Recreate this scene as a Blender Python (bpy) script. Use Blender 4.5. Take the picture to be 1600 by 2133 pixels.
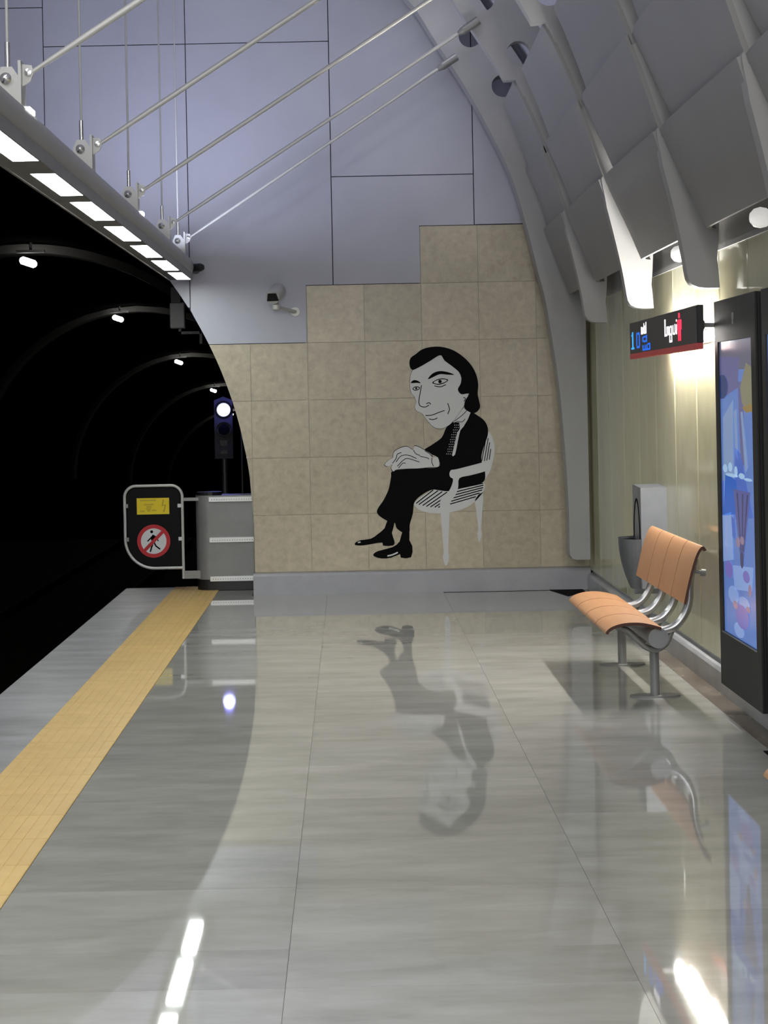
import bpy, bmesh, math, random
from mathutils import Vector, Matrix
random.seed(7)
for o in list(bpy.data.objects): bpy.data.objects.remove(o)
S = bpy.context.scene
COL = S.collection
PI = math.pi

# ------------------------------------------------------------------ camera
F = 3800.0            # focal length in pixels of the 1600 px wide frame
ROLL = 0.020
cd = bpy.data.cameras.new('camera'); cam = bpy.data.objects.new('camera', cd); COL.objects.link(cam)
cd.sensor_fit = 'HORIZONTAL'; cd.sensor_width = 36.0; cd.lens = 36.0 * F / 1600.0
cd.shift_x = 75.0 / 1600.0; cd.shift_y = -228.5 / 1600.0
cd.clip_start = 0.05; cd.clip_end = 300
cam.matrix_world = Matrix.Translation((0, 0, 1.65)) @ Matrix.Rotation(PI / 2, 4, 'X') @ Matrix.Rotation(-ROLL, 4, 'Z')
S.camera = cam

# ------------------------------------------------------------------ world, lights, exposure
w = bpy.data.worlds.new('world'); S.world = w; w.use_nodes = True
w.node_tree.nodes['Background'].inputs[0].default_value = (0.6, 0.62, 0.7, 1)
w.node_tree.nodes['Background'].inputs[1].default_value = 0.0
S.view_settings.view_transform = 'Standard'; S.view_settings.look = 'None'
S.view_settings.exposure = 0.0; S.view_settings.gamma = 1.0; S.view_settings.use_curve_mapping = False

def area(name, loc, size, power, color, target=None, direction=None, spread=PI):
    l = bpy.data.lights.new(name, 'AREA'); l.shape = 'RECTANGLE'
    l.size, l.size_y = size; l.energy = power; l.color = color; l.spread = spread
    o = bpy.data.objects.new(name, l); COL.objects.link(o); o.location = loc
    d = Vector(direction) if direction else Vector(target) - Vector(loc)
    o.rotation_euler = d.to_track_quat('-Z', 'Y').to_euler()
    return o
DIFFUSER_E = 34.0
TUNNEL_LAMP_E = 14.0
WALL_LAMP_E = 300.0
# cold uplights sunk in the top of the long light tube, one beside each second hanger
for yy, pw in ((14.45, 40), (12.6, 22), (10.5, 11), (8.4, 8), (6.3, 8), (3.8, 26), (1.7, 46), (-0.4, 46), (-2.5, 46)):
    area('uplight', (-1.475, yy, 2.96), (0.05, 0.8), pw, (0.70, 0.75, 1.0), direction=(0.12, 0.0, 1))
# added overhead fill behind the viewer, to brighten the floor and end wall
for yy in (-1.0, -5.0):
    area('platform_fill', (0.3, yy, 5.2), (1.6, 2.6), 300, (1.0, 0.98, 0.94), direction=(0.0, 0.3, -1))
area('rear_fill', (-.3, -3.6, 3.6), (3.0, 1.2), 140, (1.0, 0.99, 0.97), direction=(0.12, 1, -.03))  # added forward-facing fill, brightens the rib faces
area('hall_fill', (-2.6, 4.5, 5.9), (1.2, 7.0), 120, (0.98, 0.98, 1.0), direction=(0.35, 0.15, -1))  # added general fill over the track side, no lamp in view there

# fluorescent tubes inside the hollow vault, above the top row of panels
for yy in (14.7, 12.9):
    area('cavity_light', (0.86, yy, 5.33), (0.08, 1.2), 7, (0.88, 0.88, 1.0), direction=(0.62, 0.0, -1))

# ------------------------------------------------------------------ materials
def srgb(r, g, b):
    f = lambda c: (c / 255 / 12.92) if c / 255 <= 0.04045 else ((c / 255 + 0.055) / 1.055) ** 2.4
    return (f(r), f(g), f(b), 1)
MATS = {}
def mat(name, col, rough=0.5, metal=0.0, spec=0.5, emit=None, es=0.0, coat=0.0):
    m = bpy.data.materials.new(name); m.use_nodes = True
    b = m.node_tree.nodes['Principled BSDF']
    b.inputs['Base Color'].default_value = col
    b.inputs['Roughness'].default_value = rough
    b.inputs['Metallic'].default_value = metal
    b.inputs['Specular IOR Level'].default_value = spec
    b.inputs['Coat Weight'].default_value = coat
    if emit:
        b.inputs['Emission Color'].default_value = emit; b.inputs['Emission Strength'].default_value = es
    MATS[name] = m
    return m
def noise_mat(name, c1, c2, scale, rough=0.5, metal=0.0, stretch=(1, 1, 1), detail=6, c3=None, bump=0.0, bscale=None, spec=0.5, per_object=0.0, lo=0.35, hi=0.65, rvar=0.0, dist=0.0):
    m = mat(name, c1, rough, metal, spec); nt = m.node_tree; N = nt.nodes; L = nt.links
    b = N['Principled BSDF']
    g = N.new('ShaderNodeNewGeometry')
    oi = N.new('ShaderNodeObjectInfo')
    off = N.new('ShaderNodeVectorMath'); off.operation = 'SCALE'
    comb = N.new('ShaderNodeCombineXYZ')
    for i in range(3): L.new(oi.outputs['Random'], comb.inputs[i])
    L.new(comb.outputs[0], off.inputs[0]); off.inputs['Scale'].default_value = 37.0 * (1 if per_object else 0)
    add = N.new('ShaderNodeVectorMath'); add.operation = 'ADD'
    L.new(g.outputs['Position'], add.inputs[0]); L.new(off.outputs[0], add.inputs[1])
    mp = N.new('ShaderNodeMapping'); mp.inputs['Scale'].default_value = stretch
    L.new(add.outputs[0], mp.inputs[0])
    nz = N.new('ShaderNodeTexNoise'); nz.inputs['Scale'].default_value = scale; nz.inputs['Detail'].default_value = detail
    nz.inputs['Roughness'].default_value = 0.62; nz.inputs['Distortion'].default_value = dist
    L.new(mp.outputs[0], nz.inputs['Vector'])
    r = N.new('ShaderNodeValToRGB'); r.color_ramp.elements[0].position = lo; r.color_ramp.elements[1].position = hi
    r.color_ramp.elements[0].color = c1; r.color_ramp.elements[1].color = c2
    if c3:
        e = r.color_ramp.elements.new((lo + hi) / 2); e.color = c3
    L.new(nz.outputs['Fac'], r.inputs[0])
    src = r.outputs[0]
    if per_object:
        hsv = N.new('ShaderNodeHueSaturation')
        mr = N.new('ShaderNodeMapRange'); mr.inputs['To Min'].default_value = 1 - per_object; mr.inputs['To Max'].default_value = 1 + per_object
        L.new(oi.outputs['Random'], mr.inputs[0]); L.new(mr.outputs[0], hsv.inputs['Value'])
        L.new(src, hsv.inputs['Color']); src = hsv.outputs[0]
    L.new(src, b.inputs['Base Color'])
    if rvar:
        mr2 = N.new('ShaderNodeMapRange'); mr2.inputs['To Min'].default_value = max(0, rough - rvar); mr2.inputs['To Max'].default_value = rough + rvar
        L.new(nz.outputs['Fac'], mr2.inputs[0]); L.new(mr2.outputs[0], b.inputs['Roughness'])
    if bump:
        n2 = N.new('ShaderNodeTexNoise'); n2.inputs['Scale'].default_value = bscale or scale; n2.inputs['Detail'].default_value = 2
        L.new(add.outputs[0], n2.inputs['Vector'])
        bp = N.new('ShaderNodeBump'); bp.inputs['Strength'].default_value = bump; bp.inputs['Distance'].default_value = 0.02
        L.new(n2.outputs['Fac'], bp.inputs['Height']); L.new(bp.outputs[0], b.inputs['Normal'])
    return m
M_floor = noise_mat('polished_stone', (0.30, 0.293, 0.258, 1), (0.46, 0.452, 0.415, 1), 2.0, rough=0.03, stretch=(0.9, 2.6, 1), c3=(0.385, 0.376, 0.338, 1), per_object=0.07, detail=12, lo=0.25, hi=0.75, spec=0.6, rvar=0.0, dist=0.25)
M_floor.node_tree.nodes['Principled BSDF'].inputs['IOR'].default_value = 2.0
M_edge = noise_mat('edge_stone', (0.26, 0.26, 0.26, 1), (0.40, 0.40, 0.40, 1), 3.0, rough=0.32, stretch=(0.7, 2.0, 1), per_object=0.05, detail=8)
M_brown = noise_mat('brown_stone', (0.11, 0.085, 0.065, 1), (0.22, 0.19, 0.15, 1), 5, rough=0.25, stretch=(1, 0.5, 1))
M_marble = noise_mat('lioz_limestone', (0.37, 0.295, 0.205, 1), (0.55, 0.48, 0.335, 1), 17.0, rough=0.32, c3=(0.45, 0.395, 0.285, 1), detail=12, lo=0.22, hi=0.78, per_object=0.09, dist=0.3)
M_grout = mat('grout', (0.50, 0.47, 0.39, 1), 0.7)
M_blue = noise_mat('lavender_panel', (0.40, 0.405, 0.465, 1), (0.435, 0.44, 0.50, 1), 1.2, rough=0.42)
M_joint = mat('dark_joint', (0.05, 0.05, 0.07, 1), 0.8)
M_vault = noise_mat('vault_paint', (0.33, 0.33, 0.32, 1), (0.36, 0.36, 0.35, 1), 1.5, rough=0.5)
M_vpanel = noise_mat('vault_panel_shaded', (0.26, 0.26, 0.25, 1), (0.285, 0.285, 0.275, 1), 1.0, rough=0.5)  # rib paint darkened; the panels' weaker light is put into the colour
M_shell = mat('shell_paint', (0.5, 0.5, 0.56, 1), 0.7)
M_plinth = noise_mat('plinth_paint', (0.33, 0.33, 0.345, 1), (0.38, 0.38, 0.395, 1), 3, rough=0.4)
M_kerb = noise_mat('kerb_metal', (0.36, 0.37, 0.38, 1), (0.46, 0.47, 0.48, 1), 3, rough=0.32, metal=0.2)
M_ywall = noise_mat('cream_enamel', (0.50, 0.485, 0.315, 1), (0.57, 0.555, 0.375, 1), 1.1, rough=0.10, bump=0.5, bscale=1.8, per_object=0.05, stretch=(1, 1, .3))
M_tact = noise_mat('tactile_yellow', (0.60, 0.40, 0.14, 1), (0.66, 0.45, 0.165, 1), 8, rough=0.5, per_object=0.03)
M_tube = noise_mat('tube_paint', (0.33, 0.33, 0.315, 1), (0.36, 0.36, 0.34, 1), 2, rough=0.38)
M_dgrey = mat('dark_grey_metal', (0.06, 0.06, 0.062, 1), 0.4, 0.3)
M_black = mat('black_plastic', (0.006, 0.006, 0.007, 1), 0.4)
M_matte = mat('black_matte', (0.004, 0.004, 0.004, 1), 0.9, spec=0.1)
M_steel = noise_mat('brushed_steel', (0.46, 0.46, 0.45, 1), (0.56, 0.56, 0.55, 1), 6, rough=0.3, metal=0.9)
M_gsteel = noise_mat('satin_grey_steel', (0.24, 0.24, 0.23, 1), (0.28, 0.28, 0.27, 1), 4, rough=0.42, metal=0.35)
M_chrome = mat('bright_metal', (0.75, 0.75, 0.73, 1), 0.22, 0.9)
M_lpaint = mat('pale_metal', (0.52, 0.52, 0.49, 1), 0.4, 0.2)
M_diff = mat('lamp_diffuser', (1, 1, 1, 1), 0.4, emit=(0.93, 1.0, 0.97, 1), es=DIFFUSER_E)
M_orange = noise_mat('orange_laminate', (0.42, 0.215, 0.10, 1), (0.46, 0.24, 0.118, 1), 5, rough=0.42, stretch=(6, .6, .6))
M_orange_edge = mat('laminate_edge', (0.07, 0.022, 0.008, 1), 0.6)
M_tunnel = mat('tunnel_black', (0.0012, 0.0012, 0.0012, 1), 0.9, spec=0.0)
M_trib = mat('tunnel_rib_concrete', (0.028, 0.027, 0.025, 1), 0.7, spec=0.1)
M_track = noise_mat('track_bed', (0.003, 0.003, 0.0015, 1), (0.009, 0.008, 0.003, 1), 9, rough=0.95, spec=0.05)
M_tlamp = mat('tunnel_lamp_glass', (1, 1, 1, 1), 0.4, emit=(1, 1, 0.95, 1), es=30)
M_signal = mat('signal_lens', (1, 1, 1, 1), 0.4, emit=(0.62, 0.68, 1.0, 1), es=1.7)
M_wlamp = mat('wall_lamp_glass', (1, 1, 1, 1), 0.4, emit=(1.0, 0.97, 0.93, 1), es=WALL_LAMP_E)
M_globe = mat('globe_glass', (0.8, 0.8, 0.8, 1), 0.25, emit=(1, 0.98, 0.93, 1), es=0.5)
M_vinylb = mat('black_vinyl', (0.0025, 0.0025, 0.003, 1), 0.5, spec=0.04)
M_vinylw = mat('white_vinyl', (0.60, 0.60, 0.585, 1), 0.4)
M_syel = mat('sign_yellow', (0.74, 0.56, 0.005, 1), 0.45)
M_syel2 = mat('sign_print', (0.38, 0.27, 0.01, 1), 0.5)
M_sred = mat('sign_red', (0.46, 0.008, 0.016, 1), 0.45)
M_swhite = mat('sign_white', (0.62, 0.63, 0.63, 1), 0.45)
M_acryl = mat('smoked_acrylic', (0.004, 0.004, 0.004, 1), 0.4, spec=0.12)
M_screen = mat('display_face', (0.042, 0.041, 0.039, 1), 0.5)
M_ledred = mat('red_trim', (0.36, 0.045, 0.045, 1), 0.5, emit=(0.5, 0.03, 0.03, 1), es=0.12)
M_lb = mat('led_blue', (0, 0.1, 0.6, 1), 0.5, emit=(0.01, 0.14, 0.75, 1), es=0.9)
M_lb2 = mat('led_cyan', (0, 0.1, 0.6, 1), 0.5, emit=(0.04, 0.42, 0.9, 1), es=1.0)
M_lw = mat('led_white', (0.6, 0.6, 0.6, 1), 0.5, emit=(1, 0.94, 0.98, 1), es=1.3)
M_lr = mat('led_red', (0.6, 0, 0, 1), 0.5, emit=(1.0, 0.03, 0.09, 1), es=1.3)
M_frame = mat('anthracite_frame', (0.020, 0.021, 0.020, 1), 0.5, spec=0.3)
M_rail = mat('polished_rail', (0.80, 0.80, 0.78, 1), 0.35, 0.35)
M_binm = noise_mat('bin_metal', (0.21, 0.22, 0.235, 1), (0.25, 0.26, 0.28, 1), 4, rough=0.38, metal=0.35)
def poster(name, r, g, b, e=0.55):
    c = srgb(r, g, b); return mat(name, (c[0] * .3, c[1] * .3, c[2] * .3, 1), 0.2, emit=c, es=e)

# ------------------------------------------------------------------ mesh helpers (all in world coordinates)
OFF = {}
def finish(o, parent=None, label=None, cat=None, group=None, kind=None):
    if parent: o.parent = parent
    for k, v in (('label', label), ('category', cat), ('group', group), ('kind', kind)):
        if v: o[k] = v
    return o
def thing(name, loc, label, cat, group=None, kind=None):
    o = bpy.data.objects.new(name, None); COL.objects.link(o); o.location = loc
    o.empty_display_size = 0.1
    OFF[o.name] = Vector(loc)
    return finish(o, None, label, cat, group, kind)
def obj(name, bm, m, parent=None, smooth=False, origin=None, **kw):
    if parent is not None: L = OFF.get(parent.name, Vector((0, 0, 0)))
    elif origin: L = Vector(origin)
    else:
        L = Vector((0, 0, 0))
    bmesh.ops.translate(bm, verts=bm.verts[:], vec=-L)
    me = bpy.data.meshes.new(name); bm.to_mesh(me); bm.free()
    for mm in (m if isinstance(m, (list, tuple)) else [m]): me.materials.append(mm)
    if smooth:
        for p in me.polygons: p.use_smooth = True
        try: me.set_sharp_from_angle(angle=math.radians(38))
        except Exception: pass
    o = bpy.data.objects.new(name, me); COL.objects.link(o)
    if parent is None: o.location = L
    OFF[o.name] = L
    return finish(o, parent, **kw)
def NB(): return bmesh.new()
def box(bm, x0, x1, y0, y1, z0, z1, bev=0.0, mi=0):
    v = [bm.verts.new((x, y, z)) for x in (x0, x1) for y in (y0, y1) for z in (z0, z1)]
    fs = [(0, 1, 3, 2), (4, 6, 7, 5), (0, 4, 5, 1), (2, 3, 7, 6), (0, 2, 6, 4), (1, 5, 7, 3)]
    faces = [bm.faces.new([v[i] for i in f]) for f in fs]
    for f in faces: f.material_index = mi
    bmesh.ops.recalc_face_normals(bm, faces=faces)
    if bev:
        es = list({e for f in faces for e in f.edges})
        bmesh.ops.bevel(bm, geom=es, offset=bev, segments=1, affect='EDGES')
def tube(bm, pts, r, n=12, cap=True, mi=0, r_end=None):
    pts = [Vector(p) for p in pts]; rings = []
    t = (pts[1] - pts[0]).normalized()
    u = t.orthogonal().normalized()
    for i, p in enumerate(pts):
        if i == 0: d = pts[1] - pts[0]
        elif i == len(pts) - 1: d = pts[-1] - pts[-2]
        else: d = (pts[i + 1] - pts[i]).normalized() + (pts[i] - pts[i - 1]).normalized()
        d.normalize(); u = (u - d * u.dot(d)).normalized(); v = d.cross(u)
        rr = r if r_end is None else r + (r_end - r) * i / (len(pts) - 1)
        rings.append([bm.verts.new(p + (u * math.cos(a) + v * math.sin(a)) * rr) for a in [2 * PI * k / n for k in range(n)]])
    for a, b in zip(rings, rings[1:]):
        for k in range(n):
            f = bm.faces.new((a[k], a[(k + 1) % n], b[(k + 1) % n], b[k])); f.material_index = mi
    if cap:
        bm.faces.new(rings[0][::-1]).material_index = mi; bm.faces.new(rings[-1]).material_index = mi
def lathe(bm, c, axis, prof, n=24, cap=True):
    axis = Vector(axis).normalized(); u = axis.orthogonal().normalized(); v = axis.cross(u); c = Vector(c); rings = []
    for (s, r) in prof:
        rings.append([bm.verts.new(c + axis * s + (u * math.cos(a) + v * math.sin(a)) * max(r, 1e-4)) for a in [2 * PI * k / n for k in range(n)]])
    for a, b in zip(rings, rings[1:]):
        for k in range(n): bm.faces.new((a[k], a[(k + 1) % n], b[(k + 1) % n], b[k]))
    if cap: bm.faces.new(rings[0][::-1]); bm.faces.new(rings[-1])
def prism(bm, poly, axis, a, b, mi=0):
    """poly: 2-D points; axis 'y' -> (x,z) extruded in y, 'x' -> (y,z) extruded in x, 'z' -> (x,y)"""
    def P(p, t):
        if axis == 'y': return (p[0], t, p[1])
        if axis == 'x': return (t, p[0], p[1])
        return (p[0], p[1], t)
    A = [bm.verts.new(P(p, a)) for p in poly]; B = [bm.verts.new(P(p, b)) for p in poly]
    fs = [bm.faces.new(A), bm.faces.new(B[::-1])]
    n = len(poly)
    for i in range(n): fs.append(bm.faces.new((A[i], B[i], B[(i + 1) % n], A[(i + 1) % n])))
    for f in fs: f.material_index = mi
    bmesh.ops.recalc_face_normals(bm, faces=fs)
    return fs
def catmull(pts, n=8, closed=False):
    out = []; m = len(pts)
    rng = range(m if closed else m - 1)
    for i in rng:
        if closed: p0, p1, p2, p3 = pts[(i - 1) % m], pts[i], pts[(i + 1) % m], pts[(i + 2) % m]
        else: p0, p1, p2, p3 = pts[max(i - 1, 0)], pts[i], pts[i + 1], pts[min(i + 2, m - 1)]
        for k in range(n):
            t = k / n
            out.append(tuple(0.5 * ((2 * b) + (-a + c) * t + (2 * a - 5 * b + 4 * c - d) * t * t + (-a + 3 * b - 3 * c + d) * t ** 3) for a, b, c, d in zip(p0, p1, p2, p3)))
    if not closed: out.append(tuple(pts[-1]))
    return out
def copy_tree(o, loc=None, label=None, parent=None):
    c = o.copy(); COL.objects.link(c); c.parent = parent
    if loc is not None: c.location = loc
    if label: c['label'] = label
    OFF[c.name] = OFF.get(o.name, Vector((0, 0, 0)))
    for ch in list(o.children): copy_tree(ch, None, None, c)
    return c
def arc(cx, cy, r, a0, a1, n): return [(cx + r * math.cos(math.radians(a0 + (a1 - a0) * i / n)), cy + r * math.sin(math.radians(a0 + (a1 - a0) * i / n))) for i in range(n + 1)]

YW = 15.80      # plane of the end wall
XE, YL, YR = -2.047, -1.606, -1.180   # platform edge, yellow band left and right
Y0 = -4.0       # where the modelled platform starts behind the viewer

# ================================================================== FLOOR
bm = NB(); box(bm, XE + .01, 2.3, Y0, 16.58, -0.35, -0.012)
floor = obj('floor', bm, mat('floor_bed', (0.17, 0.165, 0.15, 1), 0.7), kind='structure', label='platform slab under the polished stone tiles')
tile_cache = {}
def floor_tile(x0, x1, y0, y1, m, name='floor_tile', g=0.0006):
    key = (round(x1 - x0, 3), round(y1 - y0, 3), m.name)
    if key not in tile_cache:
        b = NB(); w_, l_ = x1 - x0, y1 - y0
        box(b, g, w_ - g, g, l_ - g, -0.012, 0.0)
        me = bpy.data.meshes.new(name); b.to_mesh(me); b.free(); me.materials.append(m); tile_cache[key] = me
    o = bpy.data.objects.new(name, tile_cache[key]); COL.objects.link(o); o.parent = floor; o.location = (x0, y0, 0)
def rows(start, step, y_min, y_max, brk=None):
    ys = set([round(y_max, 3), round(y_min, 3)])
    y = start
    while y < y_max: ys.add(round(y, 3)); y += step
    y = (brk if brk is not None else start)
    while y > y_min: ys.add(round(y, 3)); y -= step
    ys = sorted(ys)
    return [a for i, a in enumerate(ys) if i == 0 or a - ys[i - 1] > 0.08]
for (x0, x1, ys) in ((YR, -0.21, rows(5.515, .70, Y0, 15.7, 5.15)), (-0.21, 0.79, rows(5.50, .70, Y0, 15.7, 5.15)), (0.79, 1.92, rows(5.15, .70, Y0, 15.7))):
    for a, b_ in zip(ys, ys[1:]): floor_tile(x0, x1, a, b_, M_floor)
floor_tile(YR, -0.86, 15.7, 16.58, M_floor)
ys = rows(5.0, 1.4, Y0, 16.58)
for a, b_ in zip(ys, ys[1:]): floor_tile(XE, YL, a, b_, M_edge, 'edge_slab')
# yellow tactile band of ribbed tiles
b = NB(); box(b, 0.001, YR - YL - .001, 0.001, 0.399, -0.012, 0.002)
nb = 9; wd = (YR - YL) / nb
for i in range(nb):
    x = wd * (i + .5); prism(b, [(x - .0225, .002), (x - .0195, .0045), (x + .0195, .0045), (x + .0225, .002)], 'y', 0.002, 0.398)
tm = bpy.data.meshes.new('tactile_tile'); b.to_mesh(tm); b.free(); tm.materials.append(M_tact)
y = 16.18
while y > Y0:
    o = bpy.data.objects.new('tactile_tile', tm); COL.objects.link(o); o.parent = floor; o.location = (YL, y, 0); y -= 0.4
# brown stone gutter strip along the right kerb
bm = NB(); box(bm, 1.92, 2.3, Y0, 15.7, -0.012, 0.0)
obj('trim_1', bm, M_brown, kind='structure')
bm = NB(); box(bm, 1.885, 1.95, 8.30, 8.42, 0.0, 0.004)
obj('drain_slot', bm, M_matte, floor)
bm = NB(); prism(bm, [(1.70, 15.69), (1.985, 15.69), (1.985, 15.5), (1.80, 15.18)], 'z', 0.0002, 0.004)
obj('dark_floor_hatch', bm, M_matte, floor)

# platform face and trackway
bm = NB(); box(bm, XE - .0, XE + .06, Y0, 16.56, -1.25, -0.013)
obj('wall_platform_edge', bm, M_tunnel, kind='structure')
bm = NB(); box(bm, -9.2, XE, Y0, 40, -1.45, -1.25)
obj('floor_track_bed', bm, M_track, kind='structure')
for i, (x, lab) in enumerate(((-3.3, 'dark steel rail in the pit, the one nearer the platform edge'), (-4.75, 'dark steel rail in the pit, the one farther from the platform edge'))):
    bm = NB(); prism(bm, [(x - .07, -1.25), (x + .07, -1.25), (x + .07, -1.235), (x + .012, -1.22), (x + .012, -1.13), (x + .036, -1.12), (x + .036, -1.09), (x - .036, -1.09), (x - .036, -1.12), (x - .012, -1.13), (x - .012, -1.22), (x - .07, -1.235)], 'y', Y0, 38)
    obj('rail', bm, M_matte, label=lab, cat='rail')

# ================================================================== END WALL with tunnel portal
TC = (-4.52, 0.60); TR = 3.68            # tunnel bore centre and radius
def bore_x(z):                            # right-hand edge of the bore at height z
    d = TR * TR - (z - TC[1]) ** 2
    return TC[0] + math.sqrt(max(d, 0)) if z > TC[1] else TC[0] + TR
def bore_z(x):
    d = TR * TR - (x - TC[0]) ** 2
    return TC[1] + math.sqrt(max(d, 0))
# backing slab (with the portal cut as a stepped strip following the bore)
bm = NB()
prev = None
N = 48
pts = [(TC[0] + TR * math.cos(a), TC[1] + TR * math.sin(a)) for a in [PI * k / N for k in range(N + 1)]]
outer = []
for (x, z) in pts:
    outer.append((x, z))
top = 6.6
v_in = [bm.verts.new((x + .0, YW + .02, z)) for x, z in outer]
v_in2 = [bm.verts.new((x, YW + .45, z)) for x, z in outer]
v_top = [bm.verts.new((x, YW + .02, top)) for x, z in outer]
for i in range(N):
    bm.faces.new((v_in[i], v_in[i + 1], v_top[i + 1], v_top[i]))
    bm.faces.new((v_in[i], v_in2[i], v_in2[i + 1], v_in[i + 1]))
xr = TC[0] + TR
q = [bm.verts.new(p) for p in ((xr, YW + .02, -1.4), (2.6, YW + .02, -1.4), (2.6, YW + .02, top), (xr, YW + .02, top), (xr, YW + .02, TC[1]))]
bm.faces.new(q)
q = [bm.verts.new(p) for p in ((xr, YW + .02, -.02), (xr, YW + .45, -.02), (xr, YW + .45, TC[1]), (xr, YW + .02, TC[1]))]
bm.faces.new(q)
q = [bm.verts.new(p) for p in ((-9.2, YW + .02, -1.4), (TC[0] - TR, YW + .02, -1.4), (TC[0] - TR, YW + .02, top), (-9.2, YW + .02, top))]
bm.faces.new(q)
bmesh.ops.remove_doubles(bm, verts=bm.verts[:], dist=0.001)
bmesh.ops.recalc_face_normals(bm, faces=bm.faces[:])
wall_back = obj('wall_back', bm, M_joint, kind='structure')

def clipped_piece(x0, x1, z0, z1, yf, yb, m, name, gap=0.004):
    """rectangular panel, its lower left cut by the round bore where they meet"""
    x0 += gap / 2; x1 -= gap / 2; z0 += gap / 2; z1 -= gap / 2
    n = 14; poly = []
    # right side up, then left boundary down
    xs_at = lambda z: max(x0, bore_x(z))
    if min(xs_at(z0 + (z1 - z0) * k / n) for k in range(n + 1)) >= x1 and bore_z(x0) >= z1 and bore_z(x1) >= z1: return
    if bore_x(z0) <= x0 + 1e-6 or z0 > bore_z(x0):      # no clip
        poly = [(x0, z0), (x1, z0), (x1, z1), (x0, z1)]
    else:
        # walk along the bore inside the rectangle
        cut = []
        for k in range(201):
            a = PI * 0.5 * k / 200.0 - 0.0
            for _ in (0,):
                x = TC[0] + TR * math.cos(a); z = TC[1] + TR * math.sin(a)
                if x0 <= x <= x1 and z0 <= z <= z1: cut.append((x, z))
        if z0 < TC[1] and x0 < TC[0] + TR < x1: cut = [(TC[0] + TR, z0)] + cut
        if not cut: poly = [(x0, z0), (x1, z0), (x1, z1), (x0, z1)]
        else:
            cut = cut[::max(1, len(cut) // 12)] + [cut[-1]] if len(cut) > 13 else cut
            poly = []
            fx, fz = cut[0]; lx, lz = cut[-1]
            if fz <= z0 + .03: poly = [(fx, z0)]; poly += [(x1, z0)]      # cut starts on the bottom side
            else: poly = [(x1, fz)]                                         # starts on the right side
            poly += [(x1, z1)]
            if lx <= x0 + .03: poly += [(x0, z1), (x0, lz)]
            else: poly += [(lx, z1)]
            poly += cut[::-1]
            pp = [poly[0]]
            for p in poly[1:]:
                if (Vector(p) - Vector(pp[-1])).length > 0.002: pp.append(p)
            if (Vector(pp[0]) - Vector(pp[-1])).length < 0.002: pp.pop()
            poly = pp
    bm = NB(); prism(bm, poly, 'y', yf, yb); bmesh.ops.triangulate(bm, faces=[f for f in bm.faces if len(f.verts) > 4])
    obj(name, bm, m, wall_back)
# limestone tiles: columns and stepped rows
cx = [-1.333, -0.837, -0.341, 0.155, 0.651, 1.147, 1.643, 2.139]
rz = [0.19, 0.685, 1.180, 1.677, 2.172, 2.668, 3.163]
for i in range(7):
    nrow = 4 if cx[i + 1] < -0.3 else (5 if i < 4 else 6)
    if i == 0: nrow = 4
    for j in range(nrow):
        x0 = cx[i]; x1 = cx[i + 1]
        clipped_piece(x0, x1, rz[j], rz[j + 1], YW, YW + .02, M_marble, 'marble_tile', 0.003)
# a grout sheet just behind the limestone so its joints read pale
bm = NB(); box(bm, -0.36, 2.2, YW + .008, YW + .018, .1, 2.665)
box(bm, 0.64, 2.2, YW + .008, YW + .018, 2.665, 3.160)
prism(bm, [(-.832, .1), (-.36, .1), (-.36, 2.168), (-1.17, 2.168), (-1.05, 1.85), (-.95, 1.5), (-.87, 1.1), (-.835, .6)], 'y', YW + .008, YW + .018)
obj('grout_bed', bm, M_grout, wall_back)
# lavender metal panels
px = [-5.05, -3.813, -2.578, -1.349, -0.108, 1.124, 2.36]
def bp(x0, x1, z0, z1): clipped_piece(x0, x1, z0, z1, YW - .006, YW + .02, M_blue, 'wall_panel', 0.008)
bp(px[0], px[1], 3.9, 4.779); bp(px[0], px[1], 4.779, 6.5)
bp(px[1], px[2], 2.9, 5.12); bp(px[1], px[2], 5.12, 6.5)
bp(px[2], px[3], 2.3, 4.779); bp(px[2], px[3], 4.779, 6.5)
def lp(poly):
    bm = NB(); prism(bm, poly, 'y', YW - .006, YW + .02); bmesh.ops.triangulate(bm, faces=[f for f in bm.faces if len(f.verts) > 4])
    obj('wall_panel', bm, M_blue, wall_back)
g_ = .004
low = [(bore_x(2.176), 2.176)] + [(bore_x(z), z) for z in (2.25, 2.33, 2.41, 2.47)]
low = [(max(x, px[3] + g_), z) for x, z in low]
lp([(-.345, 2.176), (-.345, 2.672), (px[4] - g_, 2.672), (px[4] - g_, 4.779 - g_), (px[3] + g_, 4.779 - g_)] + [(px[3] + g_, 2.50)] + low[::-1])
bp(px[3], px[4], 4.779, 6.5)
lp([(px[4] + g_, 2.672), (.647, 2.672), (.647, 3.167), (px[5] - g_, 3.167), (px[5] - g_, 3.605 - g_), (px[4] + g_, 3.605 - g_)])
bp(px[4], px[5], 3.605, 6.0)
bp(px[5], px[6], 3.166, 6.0)
# plinth
bm = NB(); prism(bm, [(15.70, 0.0), (15.70, .165), (15.715, .182), (YW, .188), (YW, 0.0)], 'x', -0.845, 2.06)
baseboard_back = obj('baseboard_back', bm, M_plinth, kind='structure')

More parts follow.
